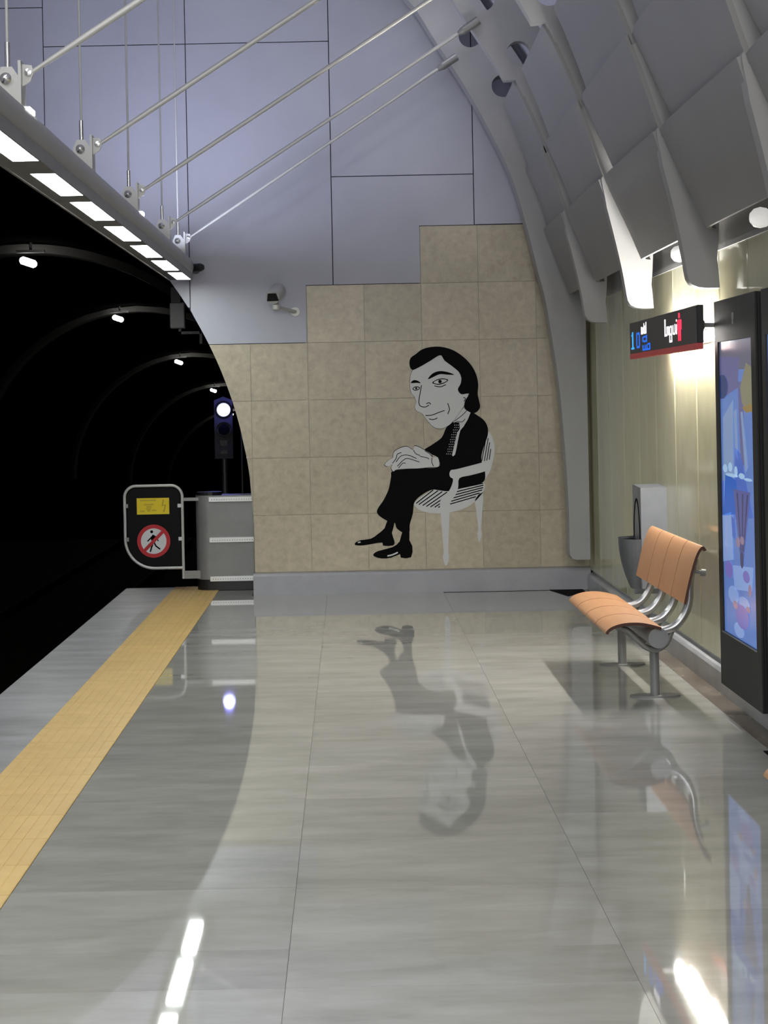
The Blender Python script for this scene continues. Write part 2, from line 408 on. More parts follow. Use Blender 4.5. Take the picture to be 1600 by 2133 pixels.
# ================================================================== RIGHT WALL
XW = 2.06
bm = NB(); box(bm, XW + .02, XW + .3, Y0, YW + .02, 0, 2.62)
wall_right = obj('wall_right', bm, M_plinth, kind='structure')
yb = 15.78; k = 0
while yb > Y0 + .8:
    ya = yb - .715
    bm = NB()
    prism(bm, [(XW + .02, ya + .004), (XW + .004, ya + .004), (XW, ya + .018), (XW, yb - .018), (XW + .004, yb - .004), (XW + .02, yb - .004)], 'z', .17, 2.445)
    obj('wall_panel', bm, M_ywall, wall_right)
    yb = ya; k += 1
bm = NB(); prism(bm, [(2.03, 0.0), (2.03, .115), (2.042, .135), (2.12, .155), (2.12, 0.0)], 'y', Y0, 15.70)
obj('baseboard_right', bm, M_kerb, kind='structure')
bm = NB(); box(bm, XW - .008, XW + .05, Y0, YW, 2.445, 2.475)
box(bm, XW - .0, XW + .05, Y0, YW, 2.475, 2.66)
obj('trim_2', bm, M_vault, kind='structure')

# ================================================================== VAULT: ribs, panels and outer shell
Pin = catmull([(1.824, 2.32), (1.80, 2.47), (1.76, 2.66), (1.705, 2.89), (1.653, 3.065), (1.505, 3.57), (1.23, 4.12), (.98, 4.52), (.67, 4.98), (.20, 5.45), (-.6, 5.95), (-1.8, 6.3), (-3.4, 6.42)], 16)
def off_curve(P, fn):
    out = []
    for i, p in enumerate(P):
        a = Vector(P[max(i - 1, 0)]); b = Vector(P[min(i + 1, len(P) - 1)]); d = (b - a).normalized()
        n = Vector((d.y, -d.x))       # outward (to the right / up)
        o_ = fn(p); out.append((p[0] + n.x * o_, p[1] + n.y * o_))
    return out
def rib_depth(p):
    z = p[1]
    return 0.17 + 0.27 * min(1, max(0, (z - 2.35) / 1.0))
Pout = off_curve(Pin, rib_depth)
shell = off_curve(Pin, lambda p: rib_depth(p) + .03 + .05 * min(1, max(0, (p[1] - 2.5))))
def arc_at(z):
    for i in range(len(Pin) - 1):
        if Pin[i][1] <= z <= Pin[i + 1][1]:
            t = (z - Pin[i][1]) / (Pin[i + 1][1] - Pin[i][1] + 1e-9)
            x = Pin[i][0] + t * (Pin[i + 1][0] - Pin[i][0])
            d = (Vector(Pin[i + 1]) - Vector(Pin[i])).normalized()
            return Vector((x, z)), Vector((d.y, -d.x))
    return Vector(Pin[-1]), Vector((0, 1))
# outer shell
bm = NB()
sp = [(2.11, 2.60)] + [p for p in shell if p[1] > 2.62] + [(-9.2, 6.55)]
A = [bm.verts.new((p[0], Y0, p[1])) for p in sp]; B = [bm.verts.new((p[0], YW, p[1])) for p in sp]
for i in range(len(sp) - 1): bm.faces.new((A[i], B[i], B[i + 1], A[i + 1]))
ceiling = obj('ceiling', bm, M_shell, smooth=True, kind='structure')
# rib plate with round holes: 2-D curve extruded, then turned into a mesh
def plate(outline, holes, thick):
    cu = bpy.data.curves.new('plate', 'CURVE'); cu.dimensions = '2D'; cu.fill_mode = 'BOTH'; cu.extrude = thick / 2
    for ring in [outline] + holes:
        s = cu.splines.new('POLY'); s.points.add(len(ring) - 1)
        for i, p in enumerate(ring): s.points[i].co = (p[0], p[1], 0, 1)
        s.use_cyclic_u = True
    o = bpy.data.objects.new('plate', cu); COL.objects.link(o)
    bpy.context.view_layer.update()
    me = bpy.data.meshes.new_from_object(o.evaluated_get(bpy.context.evaluated_depsgraph_get()))
    bpy.data.objects.remove(o); bpy.data.curves.remove(cu)
    b = bmesh.new(); b.from_mesh(me); bpy.data.meshes.remove(me)
    for v in b.verts: v.co = Vector((v.co.x, -v.co.z, v.co.y))
    return b
holes = []
hz = [(4.295, .20), (4.72, .20), (5.13, .20), (5.50, .2)]
for z, o_ in hz:
    # centre: .20 outward of the inner edge
    best = None
    for zz in [z - .4 + .005 * k for k in range(90)]:
        c, n = arc_at(zz); q = c + n * o_
        if best is None or abs(q.y - z) < abs(best.y - z): best = q
    holes.append([(best.x + .095 * math.cos(a), best.y + .095 * math.sin(a)) for a in [2 * PI * k / 28 for k in range(28)]])
tip = [(2.0, 2.222)] + [(x, z) for x, z in arc(1.925, 2.302, .08, -90, -175, 8)]
tip = [(2.0, 2.222), (1.93, 2.222), (1.885, 2.228), (1.85, 2.245), (1.832, 2.275)]
NEAR = .28
ROWS = [(4.06, 3.52, .24, .10, .8), (3.57, 3.02, .060, .15, 1.5), (3.065, 2.50, .05, .17, 1.7)]
def near_off(z):
    if z > 4.06: return 0.0
    if z < 3.065: return .024 * max(0, (z - 2.88) / .185)
    za, zb, r0, r1, pw = ROWS[0] if z > 3.57 else (ROWS[1] if z > 3.065 else ROWS[2])
    t = min(1, max(0, (za - z) / (za - zb)))
    return .012 + NEAR * (r0 + (r1 - r0) * t ** pw)
Prib = off_curve(Pin, lambda p: near_off(p[1]))
outline = tip + Prib + list(Pout[::-1])
outline = [p for i, p in enumerate(outline) if i == 0 or (Vector(p) - Vector(outline[i - 1])).length > .004]
RT = 0.10
bm = plate(outline, holes, RT)
bmesh.ops.translate(bm, verts=bm.verts[:], vec=(0, RT / 2, 0))
ribm = bpy.data.meshes.new('rib'); bm.to_mesh(ribm); bm.free(); ribm.materials.append(M_vault)
RIBS = [13.97, 11.86, 9.75, 7.64, 5.53, 3.42, 1.31, -.8, -2.9]
for y in RIBS:
    o = bpy.data.objects.new('rib', ribm); COL.objects.link(o); o.parent = ceiling; o.location = (0, y, 0)
# end rib, carried down almost to the plinth
Ein = catmull([(1.845, .36), (1.845, .75), (1.818, 1.32), (1.776, 1.84), (1.69, 2.44), (1.62, 2.745), (1.525, 3.156), (1.39, 3.60), (1.11, 4.175), (.79, 4.70), (.57, 5.04), (.1, 5.5), (-.7, 6.0), (-1.9, 6.35), (-3.4, 6.45)], 8)
Eout = [(2.02, .282)] + [(2.02, 2.3)] + [p for p in Pout if p[1] > 2.5]
outline = [(2.02, .282), (1.90, .282), (1.868, .292), (1.85, .32)] + Ein + Eout[::-1][:-1]
outline = [p for i, p in enumerate(outline) if i == 0 or (Vector(p) - Vector(outline[i - 1])).length > .004]
bm = plate(outline, holes, .22); bmesh.ops.translate(bm, verts=bm.verts[:], vec=(0, 15.51, 0))
obj('rib', bm, M_vault, ceiling, label='end rib running down beside the limestone wall')
# lapped panels, three rows per bay
def panel_mesh(y0, y1, za, zb, r0, r1, pw, row):
    """curved plate between two ribs: near edge flush over its rib, far edge sinking back by r0 (top) .. r1 (bottom)"""
    b = NB(); n = 12; m = 16; th = .026
    G = []
    for lay in (0, 1):
        g = []
        for i in range(n + 1):
            t = i / n; z = za + (zb - za) * t
            c, nn = arc_at(z); r = r0 + (r1 - r0) * t ** pw
            ys = y0 + (+.03 if row == 2 else 0.0)
            if row == 0: ys = y0 + .06 * max(0, 1 - t / .25) ** 2
            rw = []
            for j in range(m + 1):
                s = j / m
                g_ = NEAR + .12 * s + ((.88 - NEAR) * ((s - .78) / .22) ** 1.7 if s > .78 else 0)
                q = c + nn * (-.006 * (1 - t) + r * g_ + lay * th)
                rw.append(b.verts.new((q.x, ys + (y1 - ys) * s, q.y)))
            g.append(rw)
        G.append(g)
    for lay in (0, 1):
        for i in range(n):
            for j in range(m):
                f = [G[lay][i][j], G[lay][i + 1][j], G[lay][i + 1][j + 1], G[lay][i][j + 1]]
                b.faces.new(f if lay == 0 else f[::-1])
    for i in range(n):
        b.faces.new((G[0][i][0], G[1][i][0], G[1][i + 1][0], G[0][i + 1][0])); b.faces.new((G[0][i][m], G[0][i + 1][m], G[1][i + 1][m], G[1][i][m]))
    for j in range(m):
        b.faces.new((G[0][0][j], G[0][0][j + 1], G[1][0][j + 1], G[1][0][j])); b.faces.new((G[0][n][j], G[1][n][j], G[1][n][j + 1], G[0][n][j + 1]))
    bmesh.ops.recalc_face_normals(b, faces=b.faces[:])
    return b
bays = [(RIBS[0], 15.505)] + [(RIBS[i + 1], RIBS[i] - .004) for i in range(len(RIBS) - 1)]
pc = {}
for bi, (ya, yb) in enumerate(bays):
    for ri, (za, zb, r0, r1, pw) in enumerate(ROWS):
        key = (ri, bi == 0)
        if key not in pc:
            b = panel_mesh(0, yb - ya, za, zb, r0, r1, pw, ri); me = bpy.data.meshes.new('ceiling_panel'); b.to_mesh(me); b.free()
            me.materials.append(M_vpanel)
            for p in me.polygons: p.use_smooth = True
            me.set_sharp_from_angle(angle=math.radians(40)); pc[key] = me
        o = bpy.data.objects.new('ceiling_panel', pc[key]); COL.objects.link(o); o.parent = ceiling; o.location = (0, ya - .001, 0)
# closing walls of the hall, out of frame
bm = NB(); box(bm, -9.3, -9.2, Y0, YW, -1.4, 6.6); obj('wall_left', bm, M_shell, kind='structure')
bm = NB(); box(bm, -9.2, 2.4, Y0 - .1, Y0, -1.4, 6.9); obj('wall_front', bm, M_shell, kind='structure')

# ================================================================== TUNNEL
path = [(16.2, 4.28), (20, 4.18), (26, 4.0), (33, 3.97), (40, 3.85), (47, 3.58), (54, 3.2), (61, 2.85), (68, 2.45), (75, 2.0), (82, 1.5), (92, .7), (105, -.5)]
def crown(y):
    for (a, za), (b_, zb) in zip(path, path[1:]):
        if a <= y <= b_: return za + (zb - za) * (y - a) / (b_ - a)
    return path[0][1] if y < 20 else path[-1][1]
TX = -4.62
bm = NB(); rings = []
nseg = 40
for (y, zc) in path:
    rings.append([bm.verts.new((TC[0] if y < 17 else TX, 0, 0)) for _ in range(nseg)])
    for k_, v in enumerate(rings[-1]):
        a = 2 * PI * k_ / nseg; R_ = TR + .03
        v.co = Vector((v.co.x + R_ * math.cos(a), y, zc - TR + R_ * math.sin(a)))
for a, b_ in zip(rings, rings[1:]):
    for k_ in range(nseg): bm.faces.new((a[k_], b_[k_], b_[(k_ + 1) % nseg], a[(k_ + 1) % nseg]))
bm.faces.new(rings[-1])
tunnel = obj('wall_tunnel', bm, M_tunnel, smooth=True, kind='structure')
LAMPS = [(26, -4.48, 2.21), (40, -4.97, 2.08), (54, -4.95, 1.46), (68, -4.97, .72), (82, -5.25, -.02)]
for n_, (y, lx, lh) in enumerate(LAMPS):
    bm = NB(); zc = crown(y) - TR
    inner = [(TX + (TR - .10) * math.cos(a), zc + (TR - .10) * math.sin(a)) for a in [PI * k / 36 for k in range(37)]]
    outer_ = [(TX + (TR + .02) * math.cos(a), zc + (TR + .02) * math.sin(a)) for a in [PI * k / 36 for k in range(37)]]
    for i in range(36):
        for (ya, yb) in ((y + .25, y + .85),):
            q = [bm.verts.new((*p,)) for p in ((inner[i][0], ya, inner[i][1]), (inner[i + 1][0], ya, inner[i + 1][1]), (inner[i + 1][0], yb, inner[i + 1][1]), (inner[i][0], yb, inner[i][1]))]
            bm.faces.new(q)
            q = [bm.verts.new(p) for p in ((inner[i][0], ya, inner[i][1]), (outer_[i][0], ya, outer_[i][1]), (outer_[i + 1][0], ya, outer_[i + 1][1]), (inner[i + 1][0], ya, inner[i + 1][1]))]
            bm.faces.new(q)
    bmesh.ops.remove_doubles(bm, verts=bm.verts[:], dist=.001)
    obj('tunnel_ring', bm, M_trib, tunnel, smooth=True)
    words = ['first', 'second', 'third', 'fourth', 'fifth'][n_]
    zl = lh + 1.65
    zl = min(zl, crown(y) - .22)
    t = thing('tunnel_lamp', (lx, y, zl), f'small white lamp high in the dark tunnel, {words} and ' + ['largest in view', 'above the grey box', 'just above the signal', 'next above the blue-white signal', 'faintest, behind the signal'][n_], 'lamp', 'lamps along the tunnel crown')
    bm = NB(); s = 1
    lathe(bm, (lx - .16, y, zl), (1, 0, -.35), [(0, .0), (.01, .03), (.04, .055), (.22, .055), (.25, .03), (.26, .0)], 14)
    obj('lamp_glass', bm, M_tlamp, t, smooth=True)
    bm = NB(); box(bm, lx - .2, lx + .2, y - .05, y + .05, zl + .09, zl + .13); tube(bm, [(lx, y, zl + .1), (lx, y, crown(y) + .02)], .02)
    obj('lamp_bracket', bm, M_dgrey, t)
    l = bpy.data.lights.new('tunnel_light', 'POINT'); l.energy = TUNNEL_LAMP_E * (1.0 if n_ else .45) * (1 + .25 * n_); l.shadow_soft_size = .12; l.color = (1, .96, .9)
    lo = bpy.data.objects.new('tunnel_light', l); COL.objects.link(lo); lo.location = (lx + .25, y - .25, zl - .12)
# grey box on the tunnel wall, with its arm
t = thing('equipment_box', (-1.62, 17.5, 2.37), 'grey equipment box on a bracket just inside the tunnel mouth', 'box')
bm = NB(); box(bm, -1.685, -1.545, 17.42, 17.58, 2.39, 2.635, .008); obj('case', bm, M_tube, t)
bm = NB(); box(bm, -1.61, -1.39, 17.48, 17.51, 2.335, 2.36); box(bm, -1.41, -1.385, 17.48, 17.51, 2.24, 2.36); box(bm, -1.61, -1.585, 17.48, 17.51, 2.335, 2.40)
obj('bracket', bm, M_dgrey, t)
bm = NB(); box(bm, -1.67, -1.58, 17.4, 17.6, 2.635, 2.78); obj('mount', bm, M_black, t)
# signal
sx, sy = -1.36, 20.0
t = thing('tunnel_signal', (sx, sy, .85), 'railway signal glowing blue-white inside the tunnel by the wall edge', 'signal')
bm = NB(); prism(bm, [(sx - .11, 1.06), (sx + .09, 1.06), (sx + .09, 1.70), (sx - .01, 1.74), (sx - .11, 1.70)], 'y', sy, sy + .12)
obj('signal_case', bm, mat('signal_case_grey', (.02, .02, .021, 1), .6), t)
bm = NB(); lathe(bm, (sx - .005, sy - .012, 1.595), (0, -1, 0), [(0, .074), (.015, .068), (.022, .04), (.025, .0)], 28); obj('lit_lens', bm, M_signal, t, smooth=True, label='lit blue-white lens')
bm = NB(); lathe(bm, (sx - .005, sy - .01, 1.38), (0, -1, 0), [(0, .06), (.01, .055), (.012, 0)], 24); obj('dark_lens', bm, M_matte, t)
bm = NB()
for zz in (1.595, 1.38): 
    tube(bm, [(sx - .005, sy, zz), (sx - .005, sy - .03, zz)], .082, 24, cap=False)
obj('visor', bm, M_black, t)
bm = NB(); box(bm, sx - .05, sx + .03, sy - .006, sy, 1.20, 1.26); obj('number_plate', bm, M_black, t); bm = NB(); box(bm, sx - .045, sx + .03, sy - .006, sy, 1.11, 1.15); obj('number_plate', bm, M_black, t)
bm = NB(); tube(bm, [(sx - .01, sy + .06, -1.2), (sx - .01, sy + .06, 1.08)], .03); tube(bm, [(sx + .18, sy + .1, -1.2), (sx + .18, sy + .1, 1.5)], .012); obj('post', bm, M_dgrey, t)
l = bpy.data.lights.new('signal_light', 'POINT'); l.energy = 3.5; l.color = (.2, .2, 1); l.shadow_soft_size = .05
lo = bpy.data.objects.new('signal_light', l); COL.objects.link(lo); lo.location = (sx, sy - .12, 1.6)

# ================================================================== LIGHT TUBE with hangers
CX, CZ, CR = -1.394, 2.828, .105
tf = thing('light_tube', (CX, 10, CZ), 'long grey round luminaire hung above the platform edge', 'light fixture')
bm = NB(); tube(bm, [(CX, Y0 + .1, CZ), (CX, 15.50, CZ)], CR, 32); lathe(bm, (CX, 15.50, CZ), (0, 1, 0), [(0, CR), (.06, CR * .93), (.10, CR * .7)], 32)
obj('tube', bm, M_tube, tf, smooth=True)
bm = NB(); tube(bm, [(CX + .10, 15.56, CZ - .005), (CX + .10, 15.79, CZ - .005)], .036, 18)
lathe(bm, (CX + .10, 15.56, CZ - .005), (1, -.5, 0), [(0, .036), (.07, .036), (.095, .024), (.1, 0)], 18)
obj('end_stub', bm, M_black, tf, smooth=True, label='black round stub at the wall end')
ZU = 2.71
L0 = []
yy = 15.37
L0 = [(14.56, 15.37), (13.33, 14.31), (12.04, 13.04), (10.74, 11.71), (9.43, 10.38), (8.26, 9.14), (6.94, 7.83)]
while L0[-1][0] > Y0 + 1.6: L0.append((L0[-1][0] - 1.28, L0[-1][1] - 1.28))
bm = NB()
xl, xr_ = -1.497, -1.296
box(bm, xl, xl + .012, Y0 + .1, 15.45, ZU, ZU + .10)
box(bm, xr_ - .008, xr_, Y0 + .1, 15.45, ZU, ZU + .06)
box(bm, xl, -1.418, Y0 + .1, 15.45, ZU + .004, ZU + .02)
prevy = 15.45
for (a, b_) in L0:
    box(bm, -1.418, xr_ - .008, b_, prevy, ZU + .002, ZU + .03); prevy = a
box(bm, -1.418, xr_ - .008, Y0 + .1, prevy, ZU + .002, ZU + .03)
box(bm, xl + .012, xr_ - .008, Y0 + .1, 15.45, ZU + .055, ZU + .06)
obj('gear_tray', bm, M_gsteel, tf)
for i, (a, b_) in enumerate(L0):
    bm = NB(); box(bm, -1.418, xr_ - .008, a, b_, ZU + .003, ZU + .012)
    d = obj('diffuser', bm, M_diff, tf)
HY = [15.2, 13.90, 11.79, 9.70, 7.60]
pos_words = ['nearest the end wall', 'second from the end wall', 'middle one of five', 'second from the viewer', 'nearest the viewer, top left']
for i, y in enumerate(HY):
    t = thing('hanger', (CX, y, CZ + CR), 'hanger with slanting tie rod on light tube, ' + pos_words[i], 'hanger', 'rod hangers along the light tube')
    bm = NB()
    zt = CZ + CR
    prism(bm, [(CX - .03, zt - .02), (CX + .055, zt - .02), (CX + .06, zt + .09), (CX + .03, zt + .135), (CX - .015, zt + .135), (CX - .035, zt + .09)], 'y', y - .045, y - .03)
    prism(bm, [(CX + .055, y - .05), (CX + .067, y - .05), (CX + .067, y + .06), (CX + .055, y + .06)], 'z', zt - .03, zt + .16)
    prism(bm, [(CX + .067, zt + .06), (CX + .10, zt + .08), (CX + .115, zt + .115), (CX + .105, zt + .145), (CX + .067, zt + .15)], 'y', y - .012, y + .002)
    obj('bracket', bm, M_lpaint, t)
    bm = NB(); lathe(bm, (CX + .005, y - .045, zt + .085), (0, -1, 0), [(0, .024), (.012, .024), (.02, .015), (.024, 0)], 16); obj('bolt', bm, M_chrome, t, smooth=True)
    bm = NB(); lathe(bm, (CX + .092, y - .014, zt + .115), (0, -1, 0), [(0, .015), (.01, .015), (.014, 0)], 14); obj('bolt', bm, M_chrome, t, smooth=True)
    bm = NB(); tube(bm, [(CX + .008, y - .02, zt + .12), (CX + .008, y - .02, zt + .24)], .011, 12); obj('turnbuckle', bm, M_chrome, t, smooth=True)
    bm = NB(); tube(bm, [(CX + .008, y - .02, zt + .24), (CX + .008, y - .02, 6.33)], .0065, 8); obj('drop_rod', bm, M_lpaint, t, smooth=True)
    ex, ez = ((.945, 4.50) if i == 0 else (1.035, 4.53))
    a = Vector((CX + .09, y - .005, zt + .108)); e = Vector((ex, y - .005, ez)); d = (e - a).normalized()
    bm = NB(); tube(bm, [a, a + d * .10], .010, 12); tube(bm, [a + d * .10, a + d * .3], .0115, 12, r_end=.0145); tube(bm, [a + d * .3, e], .0145, 12)
    obj('tie_rod', bm, M_lpaint, t, smooth=True)
    bm = NB(); tube(bm, [e - d * .17, e - d * .12], .018, 14, r_end=.034); tube(bm, [e - d * .12, e + d * .02], .034, 14); obj('rod_socket', bm, M_gsteel, t, smooth=True)
    if i in (2, 4):
        bm = NB(); box(bm, CX + .06, CX + .08, y + .08, y + .20, zt - .032, zt - .012); obj('uplight_slot', bm, M_diff, t, label='small glowing slot')

# ================================================================== CCTV camera on the end wall
t = thing('security_camera', (-.345, YW, 2.42), 'pale security camera on a wall arm beside the stepped limestone', 'camera')
def W(px_, py_, y=YW):     # a point of the photographed wall plane at depth y
    u = px_ - 725; v = py_ - 838
    return ((u - ROLL * v) * y / F, 1.65 - (ROLL * u + v) * y / F)
c = Vector((W(570, 618)[0], YW - .26, W(570, 618)[1]))
dirv = Vector((-.22, -.80, -.34)).normalized()
bm = NB(); lathe(bm, c - dirv * .16 + Vector((.02, 0, .0)), dirv, [(0, .02), (.012, .05), (.05, .066), (.20, .066), (.225, .060)], 28)
obj('housing', bm, M_lpaint, t, smooth=True)
bm = NB(); cf = c + dirv * .075
uu = dirv.cross(Vector((0, 0, 1))).normalized(); vv = uu.cross(dirv).normalized()
pp = [cf + Vector((.02, 0, 0)) + uu * a + vv * b_ for a, b_ in ((-.052, -.030), (.052, -.030), (.036, .036), (-.036, .036))]
A_ = [bm.verts.new(p) for p in pp]; B_ = [bm.verts.new(p - dirv * .02) for p in pp]
bm.faces.new(A_); bm.faces.new(B_[::-1])
for i in range(4): bm.faces.new((A_[i], B_[i], B_[(i + 1) % 4], A_[(i + 1) % 4]))
bmesh.ops.recalc_face_normals(bm, faces=bm.faces[:])
obj('lens_window', bm, M_black, t)
bm = NB(); k = (c.x + .03, c.y + .02, c.z - .10)
tube(bm, [(c.x + .03, c.y + .02, c.z - .03), k], .022, 14); lathe(bm, (k[0], k[1], k[2] - .035), (0, 0, 1), [(0, .02), (.01, .034), (.05, .034), (.06, .02)], 16)
tube(bm, [k, (c.x + .15, YW - .05, c.z - .13), (c.x + .19, YW, c.z - .135)], .017, 12); lathe(bm, (c.x + .185, YW - .015, c.z - .135), (0, 1, 0), [(0, .04), (.02, .045)], 18)
obj('wall_arm', bm, M_lpaint, t, smooth=True)

# ================================================================== PLATFORM-END BARRIER with sign gate
yb_ = 16.20
t = thing('platform_end_barrier', (-1.1, yb_, 0), 'grey sheet-metal barrier with three bright rails at the platform end', 'barrier')
XL = -1.36
bm = NB()
prof = [(-.84, yb_)] + [(XL + .10 + .12 * math.cos(a), yb_ + .12 + .12 * math.sin(a)) for a in [math.radians(-90 - 10 * k) for k in range(10)]] + [(XL - .02, yb_ + .3), (-.84, yb_ + .3)]
prism(bm, prof, 'z', .10, .845)
obj('body', bm, M_gsteel, t, smooth=True)
bm = NB(); prof2 = [(x, y) for x, y in prof]
prism(bm, [(x + .004 if x < -1.2 else x, y + .012) for x, y in prof2], 'z', .004, .10); obj('kick_base', bm, M_black, t)
bm = NB(); prism(bm, [(XL + .10 + .115 * math.cos(a), yb_ + .13 + .115 * math.sin(a)) for a in [2 * PI * k / 20 for k in range(20)]], 'z', .845, .875)
obj('top_cap', bm, M_black, t)
for z in (.81, .45, .105):
    bm = NB(); box(bm, XL + .105, -.84, yb_ - .018, yb_, z - .022, z + .024, .004)
    rl = obj('rail', bm, M_rail, t)
    bm = NB()
    for k in range(22):
        x = XL + .13 + k * .022
        if x < -.85: box(bm, x, x + .008, yb_ - .0195, yb_ - .017, z - .004, z + .003)
    obj('rail_perforation', bm, M_gsteel, rl, kind='stuff')
# sign gate: bent tube frame
t = thing('gate_sign', (-1.42, yb_ + .08, .12), 'bent-tube gate frame carrying two warning signs over the track pit', 'sign')
yg = yb_ + .05
def G(px_, py_): return W(px_, py_, yg)
x0g, ztg = G(259, 1013); x1g, _ = G(379, 1013); _, zbg = G(300, 1184)
zbot = G(388, 1205)[1]
def rr(pts_spec): return pts_spec
fr = []
fr += [(x1g, zbot)]
fr += [(x1g + .0, ztg - .12)] + arc(x1g - .10, ztg - .10, .10, 0, 90, 8)[0:] 
fr += arc(x0g + .10, ztg - .10, .10, 90, 180, 8)
fr += arc(x0g + .26, zbg + .26, .26, 180, 270, 12)
fr += [(x1g, zbg)]
bm = NB(); tube(bm, [(x, yg, z) for x, z in fr], .0135, 12); obj('tube_frame', bm, M_lpaint, t, smooth=True)
inner = [(x1g - .02, zbg + .02), (x1g - .02, ztg - .10)] + arc(x1g - .10, ztg - .10, .08, 0, 90, 6) + arc(x0g + .10, ztg - .10, .08, 90, 180, 6) + arc(x0g + .26, zbg + .26, .24, 180, 270, 10)
bm = NB(); prism(bm, inner, 'y', yg - .002, yg + .004); obj('backing_sheet', bm, M_acryl, t)
for (cx_, cz_) in ((263, 1054), (265, 1124), (374, 1053), (376, 1122)):
    x, z = G(cx_, cz_); bm = NB(); box(bm, x - .018, x + .018, yg - .012, yg + .01, z - .018, z + .018, .003); obj('clip', bm, M_chrome if cx_ > 300 else M_gsteel, t)
for py_ in (1040,):
    x, z = G(391, py_); bm = NB(); box(bm, x1g, XL + .03, yg - .01, yg + .01, z - .014, z + .014); obj('hinge', bm, M_gsteel, t)
bm = NB(); xa, za = G(384, 1189); box(bm, x1g + .005, XL + .03, yg - .015, yg + .015, zbot, za); obj('foot_bracket', bm, M_gsteel, t)
# yellow notice
xa, za = G(285, 1038); xb, zb = G(353, 1070.5)
bm = NB(); box(bm, xa, xb, yg - .008, yg - .002, zb, za); pl = obj('yellow_notice', bm, M_syel, t, label='yellow high-voltage notice')
bm = NB()
for (a, b_, z) in ((.10, .60, .86), (.22, .52, .60), (.30, .46, .46), (.28, .44, .33), (.10, .24, .20), (.32, .42, .22), (.46, .60, .24)):
    box(bm, xa + (xb - xa) * a, xa + (xb - xa) * b_, yg - .0088, yg - .008, zb + (za - zb) * (z - .05), zb + (za - zb) * (z + .05))
obj('print_lines', bm, mat('faint_print', (.52, .38, .008, 1), .5), pl, kind='stuff')
bm = NB(); bolt = [(285 + 68 * s, 1038 + 32 * q_) for s, q_ in ((.80, .08), (.765, .50), (.86, .46), (.83, .78), (.80, .74), (.83, .94), (.875, .72), (.86, .76), (.90, .40), (.80, .44), (.835, .08))]
prism(bm, [G(*p) for p in bolt], 'y', yg - .0092, yg - .008); bmesh.ops.triangulate(bm, faces=[f for f in bm.faces if len(f.verts) > 4]); obj('lightning_bolt', bm, M_syel2, pl)
# no-entry-on-foot sign
c0 = G(320.5, 1127); Rr = 34.5 * yg / F
bm = NB(); lathe(bm, (c0[0], yg - .003, c0[1]), (0, -1, 0), [(0, Rr), (.004, Rr)], 48); ds = obj('prohibition_disc', bm, M_sred, t, label='round red and white no walking sign')
bm = NB(); lathe(bm, (c0[0], yg - .007, c0[1]), (0, -1, 0), [(0, Rr * .77), (.0006, Rr * .77)], 48); obj('white_field', bm, M_swhite, ds)
def stroke(bm, pts, w_, y, th=.0005):
    pts = [Vector(p) for p in pts]
    for a, b_ in zip(pts, pts[1:]):
        d = (b_ - a); 
        if d.length < 1e-6: continue
        d.normalize(); n = Vector((-d.y, d.x)) * w_ / 2; a_, b2 = a - d * w_ * .2, b_ + d * w_ * .2
        prism(bm, [tuple(a_ + n), tuple(a_ - n), tuple(b2 - n), tuple(b2 + n)], 'y', y - th, y)
def gc(pts): return [G(240 + a / 10, 1000 + b_ / 10) for a, b_ in pts]
bm = NB(); hx, hz_ = gc([(762, 1075)])[0]; lathe(bm, (hx, yg - .0076, hz_), (0, -1, 0), [(0, .0135), (.0005, .0135)], 20)
prism(bm, gc([(785, 1130), (845, 1165), (850, 1200), (800, 1250), (820, 1320), (770, 1300), (745, 1215)]), 'y', yg - .0081, yg - .0076)
stroke(bm, gc([(780, 1165), (735, 1215), (680, 1270)]), .012, yg - .0076); stroke(bm, gc([(840, 1170), (900, 1265)]), .010, yg - .0076)
stroke(bm, gc([(800, 1290), (760, 1400), (735, 1490)]), .013, yg - .0076); stroke(bm, gc([(810, 1290), (850, 1370), (935, 1435)]), .013, yg - .0076)
obj('walking_figure', bm, M_vinylb, ds)
bm = NB(); stroke(bm, [(c0[0] - Rr * .62, c0[1] - Rr * .62), (c0[0] + Rr * .62, c0[1] + Rr * .62)], .030, yg - .0083); obj('slash', bm, M_sred, ds)

# ================================================================== MURAL: plain seated man in a suit on a white chair (vinyl on the limestone)
mural = thing('wall_mural', (.6, YW, .3), 'black and white wall drawing of a seated man in a suit on a chair', 'mural')
def Q(a, b_): return W(700 + a / 4, 680 + b_ / 4)
def vinyl(name, shapes, m, layer, parent=None, smooth_n=5, label=None, joined=False):
    last = None; bm = NB()
    for sh in shapes:
        pts = catmull(sh, smooth_n, True) if smooth_n > 1 else sh
        if not joined: bm = NB()
        bm.faces.new([bm.verts.new((p[0], YW - .0012 - layer * .0008, p[1])) for p in [Q(*q) for q in pts]])
        if not joined:
            bmesh.ops.recalc_face_normals(bm, faces=bm.faces[:]); bmesh.ops.triangulate(bm, faces=bm.faces[:])
            last = obj(name, bm, m, parent or mural, label=label)
    if joined: last = obj(name, bm, m, parent or mural, kind='stuff')
    return last
def lines(name, polys, wdt, m, layer, parent=None, cm=4):
    for pl_ in polys:
        bm = NB()
        pts = catmull(pl_, cm) if len(pl_) > 2 else pl_
        P = [Vector(Q(*p)) for p in pts]; w_ = wdt / 4 * YW / F; L_, R_ = [], []; yq = YW - .0012 - layer * .0008
        for i, p in enumerate(P):
            d = (P[min(i + 1, len(P) - 1)] - P[max(i - 1, 0)]).normalized(); n = Vector((-d.y, d.x)) * w_ / 2
            L_.append(bm.verts.new((p.x + n.x, yq, p.y + n.y))); R_.append(bm.verts.new((p.x - n.x, yq, p.y - n.y)))
        for i in range(len(P) - 1): bm.faces.new((L_[i], R_[i], R_[i + 1], L_[i + 1]))
        o = obj(name, bm, m, parent or mural)
    return o
